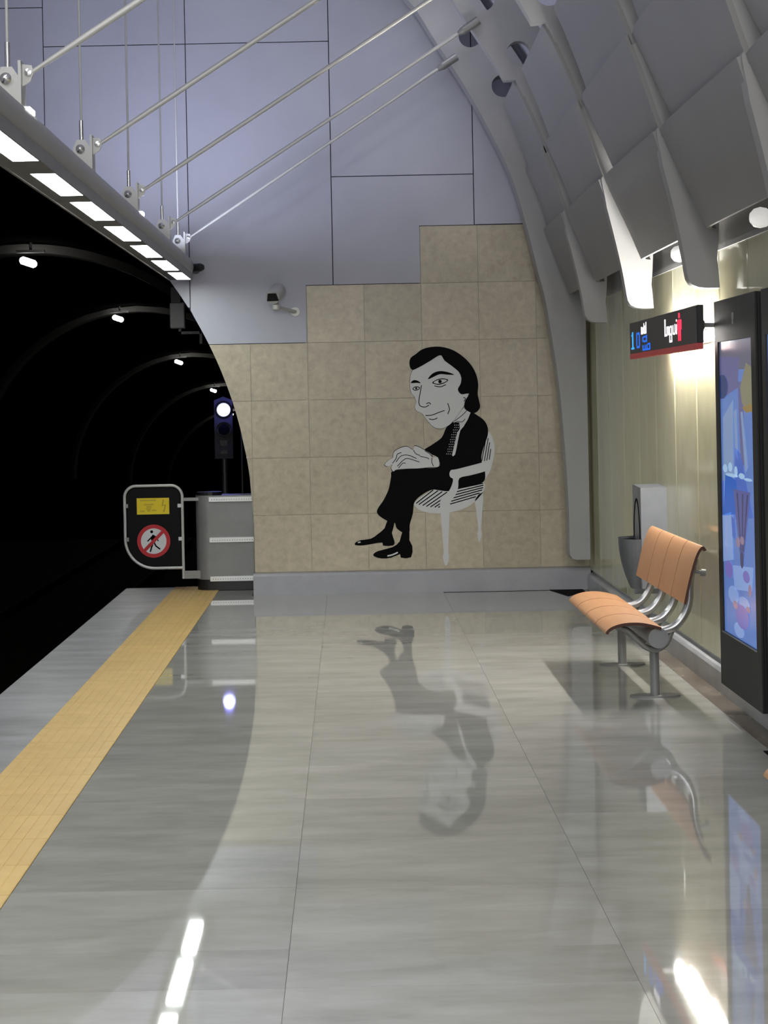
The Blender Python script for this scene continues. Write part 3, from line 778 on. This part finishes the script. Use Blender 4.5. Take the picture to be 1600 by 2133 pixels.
# chair
seatp = [(652, 1468), (760, 1385), (900, 1330), (1100, 1300), (1228, 1298), (1230, 1370), (1160, 1455), (1080, 1510), (950, 1550), (800, 1555), (700, 1530), (655, 1492)]
backp = [(1262, 868), (1300, 920), (1321, 1010), (1312, 1100), (1285, 1200), (1245, 1270), (1225, 1300), (1222, 1250), (1195, 1150), (1190, 1060), (1230, 940), (1250, 890)]
ch = vinyl('drawn_chair', [seatp, backp], M_vinylw, 0, label='white armchair of the drawing')
vinyl('chair_leg', [[(1160, 1440), (1222, 1380), (1222, 1500), (1206, 1690), (1216, 1720), (1200, 1788), (1190, 1788), (1176, 1722), (1186, 1690), (1166, 1520)]], M_vinylw, 0, smooth_n=2)
vinyl('chair_leg', [[(870, 1440), (945, 1440), (946, 1570), (936, 1870), (944, 1915), (928, 1985), (906, 1985), (890, 1915), (897, 1870), (872, 1570)]], M_vinylw, 1, smooth_n=2)
st1 = [[(668, 1474), (810, 1362)], [(690, 1484), (850, 1368)], [(722, 1492), (885, 1376)], [(752, 1500), (925, 1380)], [(786, 1504), (930, 1408)], [(822, 1506), (915, 1444)], [(852, 1508), (880, 1492)]]
st2 = [[(1010, 1352), (1225, 1306)], [(1000, 1378), (1228, 1322)], [(985, 1404), (1226, 1342)], [(972, 1430), (1218, 1362)], [(960, 1456), (1196, 1388)], [(950, 1480), (1165, 1418)]]
lines('seat_stripe', st1 + st2, 9, M_vinylb, 1)
lines('back_stripe', [[(1206, 1085), (1232, 965)], [(1214, 1122), (1250, 930)], [(1236, 1122), (1268, 930)], [(1256, 1118), (1280, 965)], [(1276, 1110), (1290, 1020)]], 7, M_vinylb, 1)
# man: suit
suit = [(1120, 715), (1185, 745), (1240, 790), (1266, 850), (1262, 915), (1232, 1000), (1212, 1080), (1218, 1150), (1240, 1200), (1232, 1290), (1130, 1325), (1010, 1352), (935, 1372), (865, 1366), (800, 1360), (720, 1400), (655, 1462), (640, 1560), (615, 1650), (610, 1712), (556, 1716), (505, 1680), (488, 1636), (430, 1622), (340, 1548), (400, 1440), (440, 1350), (458, 1255), (472, 1205), (600, 1188), (740, 1180), (860, 1168), (850, 1095), (790, 1062), (735, 1030), (800, 985), (880, 925), (915, 850), (965, 790), (1040, 760)]
body = vinyl('drawn_suit', [suit], M_vinylb, 2, label='black suit of the drawing')
vinyl('drawn_shoe', [[(432, 1610), (488, 1630), (466, 1720), (486, 1785), (478, 1824), (392, 1826), (386, 1800), (300, 1812), (230, 1824), (162, 1822), (160, 1802), (205, 1780), (290, 1768), (350, 1728), (405, 1680)], [(556, 1700), (610, 1690), (611, 1780), (636, 1830), (626, 1922), (540, 1926), (534, 1896), (460, 1926), (380, 1933), (320, 1916), (312, 1896), (352, 1870), (470, 1838), (530, 1790)]], M_vinylb, 2.5, smooth_n=2)
lines('shoe_shine', [[(428, 1912), (470, 1902), (515, 1882)]], 12, M_vinylw, 3); lines('shoe_shine', [[(182, 1800), (205, 1796)]], 10, M_vinylw, 3)
vinyl('arm_rest', [[(945, 1225), (960, 1196), (1000, 1190), (1120, 1160), (1240, 1128), (1296, 1118), (1280, 1170), (1245, 1205), (1120, 1240), (1028, 1264), (1018, 1340), (992, 1410), (945, 1470), (946, 1520), (874, 1520), (876, 1440), (925, 1395), (962, 1330), (975, 1272), (952, 1255)]], M_vinylw, 3, smooth_n=3)
# shirt, tie
vinyl('drawn_shirt', [[(985, 770), (1060, 682), (1122, 716), (1062, 835), (1036, 865), (1014, 960), (992, 1066), (964, 1070), (980, 950), (1005, 850), (980, 800)]], M_vinylw, 3, smooth_n=2)
vinyl('drawn_tie', [[(985, 796), (1026, 800), (1032, 850), (1008, 890), (966, 1072), (916, 1076), (930, 985), (985, 872)]], M_vinylb, 4, smooth_n=1)
bm_pts = []
for r_ in range(13):
    for c_ in range(3):
        a = 1004 - r_ * 5.2 + (c_ - 1) * 15 + (r_ % 2) * 6 - (r_ > 3) * 4; b_ = 822 + r_ * 20
        bm_pts.append([(a - 4, b_), (a, b_ - 5), (a + 4, b_), (a, b_ + 5)])
vinyl('tie_dots', bm_pts, M_vinylw, 5, smooth_n=1, joined=True)
lines('collar_line', [[(985, 790), (1050, 740), (1090, 700)], [(1000, 790), (1050, 795), (1075, 770)]], 5, M_vinylb, 5)
# head: plain features of an ordinary face in three-quarter view
face = [(640, 365), (740, 305), (870, 240), (985, 330), (1045, 430), (1050, 550), (1098, 560), (1092, 610), (1066, 660), (1010, 745), (950, 815), (880, 850), (815, 838), (762, 785), (725, 735), (700, 716), (668, 700), (656, 665), (668, 630), (652, 585), (624, 545), (615, 455)]
fo = [((x - 850) * 1.012 + 850, (y - 560) * 1.010 + 560) for x, y in face]
vinyl('face_outline', [fo], M_vinylb, 3, smooth_n=4)
hd = vinyl('drawn_face', [face], M_vinylw, 4, smooth_n=4, label='white face of the drawing')
hair = [(636, 362), (612, 320), (620, 265), (665, 230), (720, 190), (800, 170), (890, 172), (990, 205), (1090, 280), (1155, 370), (1184, 470), (1180, 560), (1192, 620), (1200, 670), (1180, 705), (1150, 722), (1110, 712), (1070, 680), (1075, 620), (1108, 560), (1045, 565), (1015, 525), (1040, 470), (1038, 400), (985, 345), (905, 285), (868, 240), (780, 290), (700, 336)]
vinyl('drawn_hair', [hair], M_vinylb, 5, smooth_n=4, label='black hair of the drawing')
vinyl('eyebrow', [[(765, 440), (800, 395), (860, 372), (930, 380), (985, 402), (930, 402), (865, 398), (810, 422)], [(622, 470), (645, 448), (680, 452), (705, 472), (672, 470), (645, 472)]], M_vinylb, 5, smooth_n=3)
vinyl('eye', [[(800, 470), (840, 442), (890, 432), (935, 445), (905, 472), (850, 486)], [(636, 520), (655, 502), (682, 500), (700, 512), (684, 530), (655, 534)]], M_vinylb, 5, smooth_n=3)
vinyl('eye_white', [[(812, 468), (842, 449), (888, 440), (925, 448), (900, 466), (850, 478)], [(644, 519), (660, 508), (680, 507), (692, 514), (680, 524), (657, 527)]], M_vinylw, 6, smooth_n=3)
vinyl('pupil', [[(866 + 15 * math.cos(a), 459 + 15 * math.sin(a)) for a in [PI * k / 5 for k in range(10)]], [(668 + 9 * math.cos(a), 516 + 9 * math.sin(a)) for a in [PI * k / 5 for k in range(10)]]], M_vinylb, 7, smooth_n=1)
lines('face_line', [[(712, 490), (700, 560), (690, 625), (700, 660), (740, 672), (775, 655)], [(752, 645), (775, 635), (790, 650)], [(745, 742), (800, 738), (860, 715), (905, 700)], [(775, 770), (810, 776), (845, 762)], [(930, 640), (945, 690), (930, 730)], [(1060, 590), (1078, 600), (1066, 625)], [(820, 495), (870, 503), (915, 485)]], 7, M_vinylb, 5)
# hands
hand = [(405, 1150), (440, 1112), (474, 1092), (482, 1048), (530, 1015), (590, 1000), (640, 1028), (650, 1000), (680, 1000), (740, 1032), (792, 1062), (806, 1090), (848, 1090), (858, 1165), (780, 1172), (690, 1182), (590, 1185), (505, 1192), (478, 1208), (460, 1180), (468, 1150), (432, 1166)]
ho = [((x - 630) * 1.022 + 630, (y - 1105) * 1.05 + 1105) for x, y in hand]
vinyl('hand_outline', [ho], M_vinylb, 3, smooth_n=3)
vinyl('drawn_hands', [hand], M_vinylw, 4, smooth_n=3, label='white folded hands of the drawing')
lines('finger_line', [[(500, 1130), (540, 1080), (600, 1072), (670, 1100)], [(510, 1165), (560, 1115), (600, 1100), (695, 1130)], [(520, 1180), (555, 1140), (580, 1140)], [(700, 1082), (760, 1095), (775, 1105)], [(740, 1036), (780, 1060), (800, 1085)], [(470, 1140), (500, 1100), (510, 1065), (545, 1050)], [(645, 1030), (665, 1060), (700, 1075)], [(800, 1092), (798, 1130), (812, 1164)]], 6, M_vinylb, 5)

# ================================================================== BENCHES
def seat_profile():
    return catmull([(1.352, .385), (1.362, .402), (1.392, .422), (1.45, .438), (1.52, .441), (1.585, .432), (1.655, .412)], 4)
def back_profile():
    return catmull([(1.775, .536), (1.792, .61), (1.812, .69), (1.838, .775), (1.862, .825), (1.885, .842), (1.903, .822)], 4)
def slab(bm, prof, th, y0, y1):
    """thin curved board: profile in x,z with thickness th on its lower/back side"""
    o_ = off_curve(prof, lambda p: th)
    n = len(prof)
    V = [[bm.verts.new((p[0], y, p[1])) for p in prof] + [bm.verts.new((p[0], y, p[1])) for p in o_[::-1]] for y in (y0, y1)]
    m_ = len(V[0])
    for i in range(m_): 
        f = bm.faces.new((V[0][i], V[1][i], V[1][(i + 1) % m_], V[0][(i + 1) % m_]))
    for s in (0, 1):
        for i in range(n - 1):
            f = bm.faces.new((V[s][i], V[s][i + 1], V[s][m_ - 2 - i], V[s][m_ - 1 - i])); f.material_index = 1
    bmesh.ops.recalc_face_normals(bm, faces=bm.faces[:])
def make_bench(yn, yf, label):
    L = yf - yn; n = 4; w_ = L / n
    t = thing('platform_bench', (1.657, (yn + yf) / 2, 0), label, 'bench', 'orange benches along the right wall')
    for k_ in range(n):
        a = yn + k_ * w_ + (.004 if k_ else 0); b_ = yn + (k_ + 1) * w_ - (.004 if k_ < n - 1 else 0)
        bm = NB(); slab(bm, seat_profile(), .016, a, b_); obj('seat', bm, [M_orange, M_orange_edge], t, smooth=True)
        bm = NB(); slab(bm, back_profile(), .014, a, b_); obj('backrest', bm, [M_orange, M_orange_edge], t, smooth=True)
    bm = NB(); tube(bm, [(1.640, yn + .02, .352), (1.640, yf - .05, .352)], .055, 28); obj('beam', bm, M_gsteel, t, smooth=True)
    for k_ in range(n):
        y = yn + .16 + k_ * (w_ * .985)
        p = catmull([(1.42, .405), (1.50, .375), (1.56, .315), (1.60, .282), (1.655, .268), (1.71, .30), (1.735, .355), (1.742, .372)], 5)
        bm = NB(); tube(bm, [(x, y + .03, z) for x, z in p], .016, 10); obj('seat_bracket', bm, M_gsteel, t, smooth=True)
        p = catmull([(1.64, .372), (1.70, .378), (1.76, .402), (1.808, .462), (1.832, .535), (1.836, .61), (1.845, .69), (1.868, .765)], 5)
        bm = NB(); tube(bm, [(x, y, z) for x, z in p], .023, 14); obj('back_arm', bm, M_steel, t, smooth=True)
        bm = NB(); tube(bm, [(1.80 + .022, y, .70), (1.915, y, .685)], .011, 10); tube(bm, [(1.90, y, .687), (1.925, y, .684)], .019, 12); obj('bolt', bm, M_gsteel, t, smooth=True)
        bm = NB(); tube(bm, [(1.48, y, .415), (1.64, y, .395)], .014, 10); obj('seat_support', bm, M_gsteel, t, smooth=True)
    for y in (yn + .27, yn + 1.47 if L > 1.5 else yf - .2):
        bm = NB(); tube(bm, [(1.657, y, .008), (1.655, y, .33)], .026, 20); obj('leg', bm, M_gsteel, t, smooth=True)
        bm = NB(); pts = [(1.657 + .14 * math.cos(a), y + .06 * math.sin(a)) for a in [2 * PI * q / 32 for q in range(32)]]
        prism(bm, pts, 'z', .0005, .009); obj('foot_plate', bm, M_gsteel, t)
    return t
bench = make_bench(9.76, 11.38, 'orange laminate four-seat bench on steel posts under the lit sign')
copy_tree(bench, (1.657, 10.57 - 5.33, 0), 'orange bench whose tip just enters at the right edge')

# ================================================================== LITTER BIN
t = thing('litter_bin', (1.97, 12.0, 0.36), 'grey metal wall-hung litter bin with half-bowl, behind the bench', 'bin')
bm = NB(); prism(bm, [(11.86, .40), (12.20, .33), (12.20, 1.065), (11.86, 1.055)], 'x', 1.89, XW); obj('back_box', bm, M_binm, t)
bm = NB(); # half bowl standing out to the left
N1 = 16; rings = []
for i in range(9):
    s = i / 8; z = .72 - .33 * s; rx = .125 * math.cos(s * 1.25) ** .8; ry = .165 * math.cos(s * 1.05) ** .8
    rings.append([bm.verts.new((1.89 - rx * math.sin(PI * k_ / N1), 12.03 - ry * math.cos(PI * k_ / N1), z)) for k_ in range(N1 + 1)])
for a, b_ in zip(rings, rings[1:]):
    for k_ in range(N1): bm.faces.new((a[k_], b_[k_], b_[k_ + 1], a[k_ + 1]))
bm.faces.new(rings[-1])
bmesh.ops.solidify(bm, geom=bm.faces[:], thickness=.006)
obj('bowl', bm, M_binm, t, smooth=True)
bm = NB(); prism(bm, [(1.89 - .116 * math.sin(PI * k_ / N1), 12.03 - .155 * math.cos(PI * k_ / N1)) for k_ in range(N1 + 1)], 'z', .70, .706); obj('dark_mouth', bm, M_matte, t)
bm = NB(); pts = [(11.90, .71)] + [(12.03 - .13 * math.cos(PI * k_ / 14), .71 + .27 * math.sin(PI * k_ / 14)) for k_ in range(15)] + [(12.16, .71)]
p2 = [(12.03 - .115 * math.cos(PI * k_ / 14), .71 + .255 * math.sin(PI * k_ / 14)) for k_ in range(15)]
for i in range(14):
    a, b_ = pts[i + 1], pts[i + 2]; c_, d_ = p2[i + 1] if i + 1 < 15 else p2[i], p2[i]
    prism(bm, [a, b_, p2[i + 1], p2[i]], 'x', 1.886, 1.8905)
obj('arched_slot', bm, M_matte, t)

# ================================================================== PASSENGER INFORMATION DISPLAY (parallel to the wall)
t = thing('information_display', (1.855, 10.7, 1.895), 'slim black LED information display with red lower edge over the bench', 'display')
Xs = 1.84; ya, yb2 = 9.57, 11.84
bm = NB(); box(bm, Xs, Xs + .034, ya, yb2, 1.925, 2.125, .003); obj('case', bm, [M_black], t)
bm = NB(); box(bm, Xs - .003, Xs, ya + .01, yb2 - .005, 1.925, 2.122); face_ = obj('face', bm, M_screen, t)
bm = NB(); box(bm, Xs - .004, Xs + .03, ya, yb2, 1.893, 1.925); obj('red_strip', bm, M_ledred, t, label='red lower strip')
bm = NB(); tube(bm, [(Xs + .03, ya + .05, 2.02), (XW - .001, ya + .05, 2.015)], .012, 12); tube(bm, [(Xs + .03, yb2 - .2, 2.02), (XW - .001, yb2 - .2, 2.015)], .012, 12)
lathe(bm, (Xs + .034, ya + .05, 2.02), (1, 0, 0), [(0, .03), (.012, .024)], 14); obj('wall_bracket', bm, M_gsteel, t, smooth=True)
def led(name, rects, m):       # rects in sign coordinates: s 0 (far, reads left) .. 1 (near), h 0..1 upward
    bm = NB()
    for (s0, s1, h0, h1) in rects:
        y0_ = yb2 - (yb2 - ya) * s0; y1_ = yb2 - (yb2 - ya) * s1
        box(bm, Xs - .0045, Xs - .003, min(y0_, y1_), max(y0_, y1_), 1.925 + .197 * h0, 1.925 + .197 * h1)
    obj(name, bm, m, face_)
def sg(s): return s
# clock-like figures at the far end
led('blue_digit', [(.045, .065, .18, .70), (.035, .048, .56, .62), (.03, .08, .14, .20)], M_lb2)
led('blue_digit', [(.12, .135, .22, .60), (.165, .18, .22, .60), (.125, .175, .15, .22), (.125, .175, .58, .65)], M_lb)
led('white_letters', [(.205, .218, .58, .80), (.205, .24, .56, .62), (.228, .24, .60, .78), (.248, .256, .58, .90), (.264, .272, .58, .82), (.255, .29, .56, .61), (.282, .292, .58, .92)], M_lw)
led('blue_letters', [(.225, .24, .32, .48), (.24, .28, .30, .36), (.24, .28, .44, .50), (.285, .30, .30, .52), (.225, .24, .06, .22), (.225, .35, .04, .09), (.26, .275, .06, .22), (.29, .305, .06, .22), (.31, .35, .20, .25), (.335, .35, .06, .24)], M_lb)
led('white_letters', [(.575, .59, .36, .84), (.575, .61, .34, .40), (.605, .615, .36, .62), (.615, .635, .56, .62), (.625, .635, .36, .60), (.643, .652, .18, .60), (.652, .67, .34, .40), (.652, .675, .56, .62), (.67, .68, .18, .60), (.643, .68, .14, .20), (.69, .70, .36, .62), (.70, .72, .34, .40), (.718, .728, .36, .64), (.738, .748, .34, .62), (.738, .748, .70, .76)], M_lw)
led('red_figure', [(.765, .80, .28, .74), (.772, .79, .78, .92), (.755, .765, .45, .72), (.80, .81, .45, .72), (.765, .778, .14, .30), (.788, .80, .14, .30)], M_lr)

# ================================================================== WALL LAMP hidden behind the display
t = thing('wall_lamp', (2.0, 10.8, 1.985), 'bright linear wall lamp glowing behind the information display', 'lamp')
bm = NB(); box(bm, 2.046, XW, 10.0, 11.6, 1.95, 2.02); obj('backplate', bm, M_lpaint, t)
bm = NB(); tube(bm, [(2.022, 10.05, 1.985), (2.022, 10.75, 1.985)], .02, 16); obj('lamp_glass', bm, M_wlamp, t, smooth=True)
bm = NB(); tube(bm, [(2.022, 10.85, 1.985), (2.022, 11.55, 1.985)], .02, 16); obj('lamp_glass', bm, M_wlamp, t, smooth=True)
for (y, lab) in ((8.56, 'round white lamp head under the vault at the right frame edge'), (10.65, 'small round white lamp head tucked beside the rib tip over the display')):
    t = thing('lamp_head', (XW, y, 2.47), lab, 'lamp', 'lamp heads along the top of the right wall')
    bm = NB(); lathe(bm, (XW - .015, y, 2.478), (-1, 0, 0), [(0, .035), (.02, .035), (.025, .02), (.05, .02)], 16); obj('base', bm, M_lpaint, t, smooth=True)
    bm = NB(); lathe(bm, (XW - .06, y, 2.478), (-1, 0, 0), [(-.005, .0), (0, .028), (.02, .044), (.05, .05), (.078, .042), (.096, .022), (.10, 0)], 20); obj('glass_globe', bm, M_globe, t, smooth=True)

# ================================================================== LIT ADVERTISING CABINETS
XF = 1.935
def cabinet(y0, y1, label, seed, full=True):
    t = thing('poster_cabinet', (XF + .06, (y0 + y1) / 2, .14), label, 'poster cabinet', 'backlit poster cabinets on the right wall')
    z0, z1 = .135, 2.138
    bm = NB(); box(bm, XF + .01, XW, y0, y1, z0, z1)
    obj('case', bm, M_frame, t)
    bm = NB(); g0, g1 = y0 + .10, y1 - .075; h0, h1 = .42, 1.80
    h1 = 1.925
    box(bm, XF, XF + .012, y0, y1, h1, z1); box(bm, XF, XF + .012, y0, y1, z0, h0); box(bm, XF, XF + .012, y0, g0, h0, h1); box(bm, XF, XF + .012, g1, y1, h0, h1)
    obj('door_frame', bm, M_frame, t)
    def band(name, polys, m, lay):
        bm = NB()
        for P in polys:
            vs = [bm.verts.new((XF + .0098 - .0003 * lay, g1 + (g0 - g1) * a, h0 + (h1 - h0) * b_)) for a, b_ in P]
            bm.faces.new(vs)
        return bm
    base = NB(); box(base, XF + .0098, XF + .0100, g0, g1, h0, h1)
    sc = obj('poster', base, poster('poster_base', 104, 140, 215), t)
    if full:
        P = lambda n_, col, e=.55: poster(n_, *col, e=e)
        def blob(cx_, cy_, rx, ry, n_=14): return [(cx_ + rx * math.cos(2 * PI * k / n_), cy_ + ry * math.sin(2 * PI * k / n_)) for k in range(n_)]
        sets = [
            ('sky_top', [[(0, .90), (1, .90), (1, 1), (0, 1)]], P('p1', (112, 114, 140), .5), 1),
            ('violet_haze', [[(0, .80), (.55, .84), (.6, .94), (0, .95)], [(.55, .86), (.7, .86), (.72, .60), (.6, .55)]], P('p2', (112, 112, 168), .5), 2),
            ('pale_yellow_shape', [[(.62, .84), (.8, .92), (1, .90), (1, .76), (.8, .76), (.66, .79)]], P('p3', (150, 148, 120), .5), 3),
            ('gold_stripe', [[(.66, .775), (1, .79), (1, .765), (.78, .757)]], P('p4', (165, 140, 80), .5), 4),
            ('light_beam', [[(.08, .74), (.4, .80), (.36, .40), (.05, .42)], [(.42, .76), (.5, .77), (.52, .60), (.44, .62)], [(.62, .76), (.68, .76), (.8, .58), (.72, .56)]], P('p5', (140, 168, 215), .55), 5),
            ('deep_blue', [[(.44, .64), (.6, .62), (.92, .42), (.4, .40)], [(0, .52), (.34, .52), (.40, .33), (0, .36)]], P('p6', (74, 110, 205), .6), 5),
            ('bright_blue', [[(.04, .40), (.12, .55), (.45, .53), (.50, .42)]], P('p7', (32, 100, 205), .6), 6),
            ('pale_lettering', [blob(.12, .565, .07, .014), blob(.28, .572, .06, .016), blob(.45, .56, .05, .018), blob(.62, .548, .09, .010), blob(.32, .545, .2, .006), blob(.8, .54, .12, .005)], P('p8', (165, 200, 235), .7), 7),
            ('pointed_figure', [[(.36, .50), (.86, .50), (.62, .26), (.54, .26)]], P('p9', (92, 98, 168), .55), 7),
            ('figure_shade', [[(.46, .49), (.50, .49), (.57, .30), (.55, .30)], [(.62, .49), (.66, .49), (.61, .30), (.59, .30)], [(.76, .49), (.80, .49), (.64, .30), (.62, .30)], blob(.58, .27, .05, .028)], P('p10', (66, 66, 116), .5), 8),
            ('warm_patch', [blob(.48, .325, .06, .018), blob(.60, .335, .06, .014), blob(.36, .11, .07, .014), blob(.74, .115, .06, .010), blob(.8, .18, .05, .02)], P('p11', (160, 136, 165), .55), 9),
            ('ice_shapes', [[(0, .40), (.28, .42), (.32, .26), (0, .24)], [(.30, .24), (.90, .26), (.85, .18), (.34, .16)], blob(.3, .14, .16, .03), blob(.62, .13, .16, .02), blob(.45, .03, .15, .025)], P('p12', (142, 172, 232), .6), 6),
            ('violet_patch', [blob(.56, .08, .2, .04), blob(.18, .22, .12, .03), blob(.7, .22, .1, .02)], P('p13', (128, 120, 205), .55), 8),
            ('dark_ball', [blob(.08, .845, .17, .042)], P('p14', (22, 58, 128), .5), 9),
        ]
        for n_, polys, m, lay in sets: 
            for q_ in polys: obj(n_, band(n_, [q_], m, lay), m, sc)
        bm = NB(); ym = (y0 + y1) / 2 + .02
        box(bm, XF - .0008, XF, ym - .022, ym + .022, 2.028, 2.062); box(bm, XF - .0008, XF, ym - .012, ym + .018, 2.005, 2.03)
        obj('maker_mark', bm, M_gsteel, t, label='small pale mark on the top frame')
    bm = NB(); box(bm, XF - .004, XF, g0 - .004, g1 + .004, h0 - .006, h0); obj('lower_bead', bm, M_gsteel, t)
    return t
cabinet(8.64, 9.60, 'backlit blue poster cabinet in dark frame beside the bench', 3)
cabinet(7.55, 8.51, 'dark-framed grey poster cabinet cut by the right frame edge', 5, False)
bm = NB(); box(bm, XF + .03, XW, 8.51, 8.64, .135, 2.14); obj('trim_3', bm, M_matte, kind='structure')
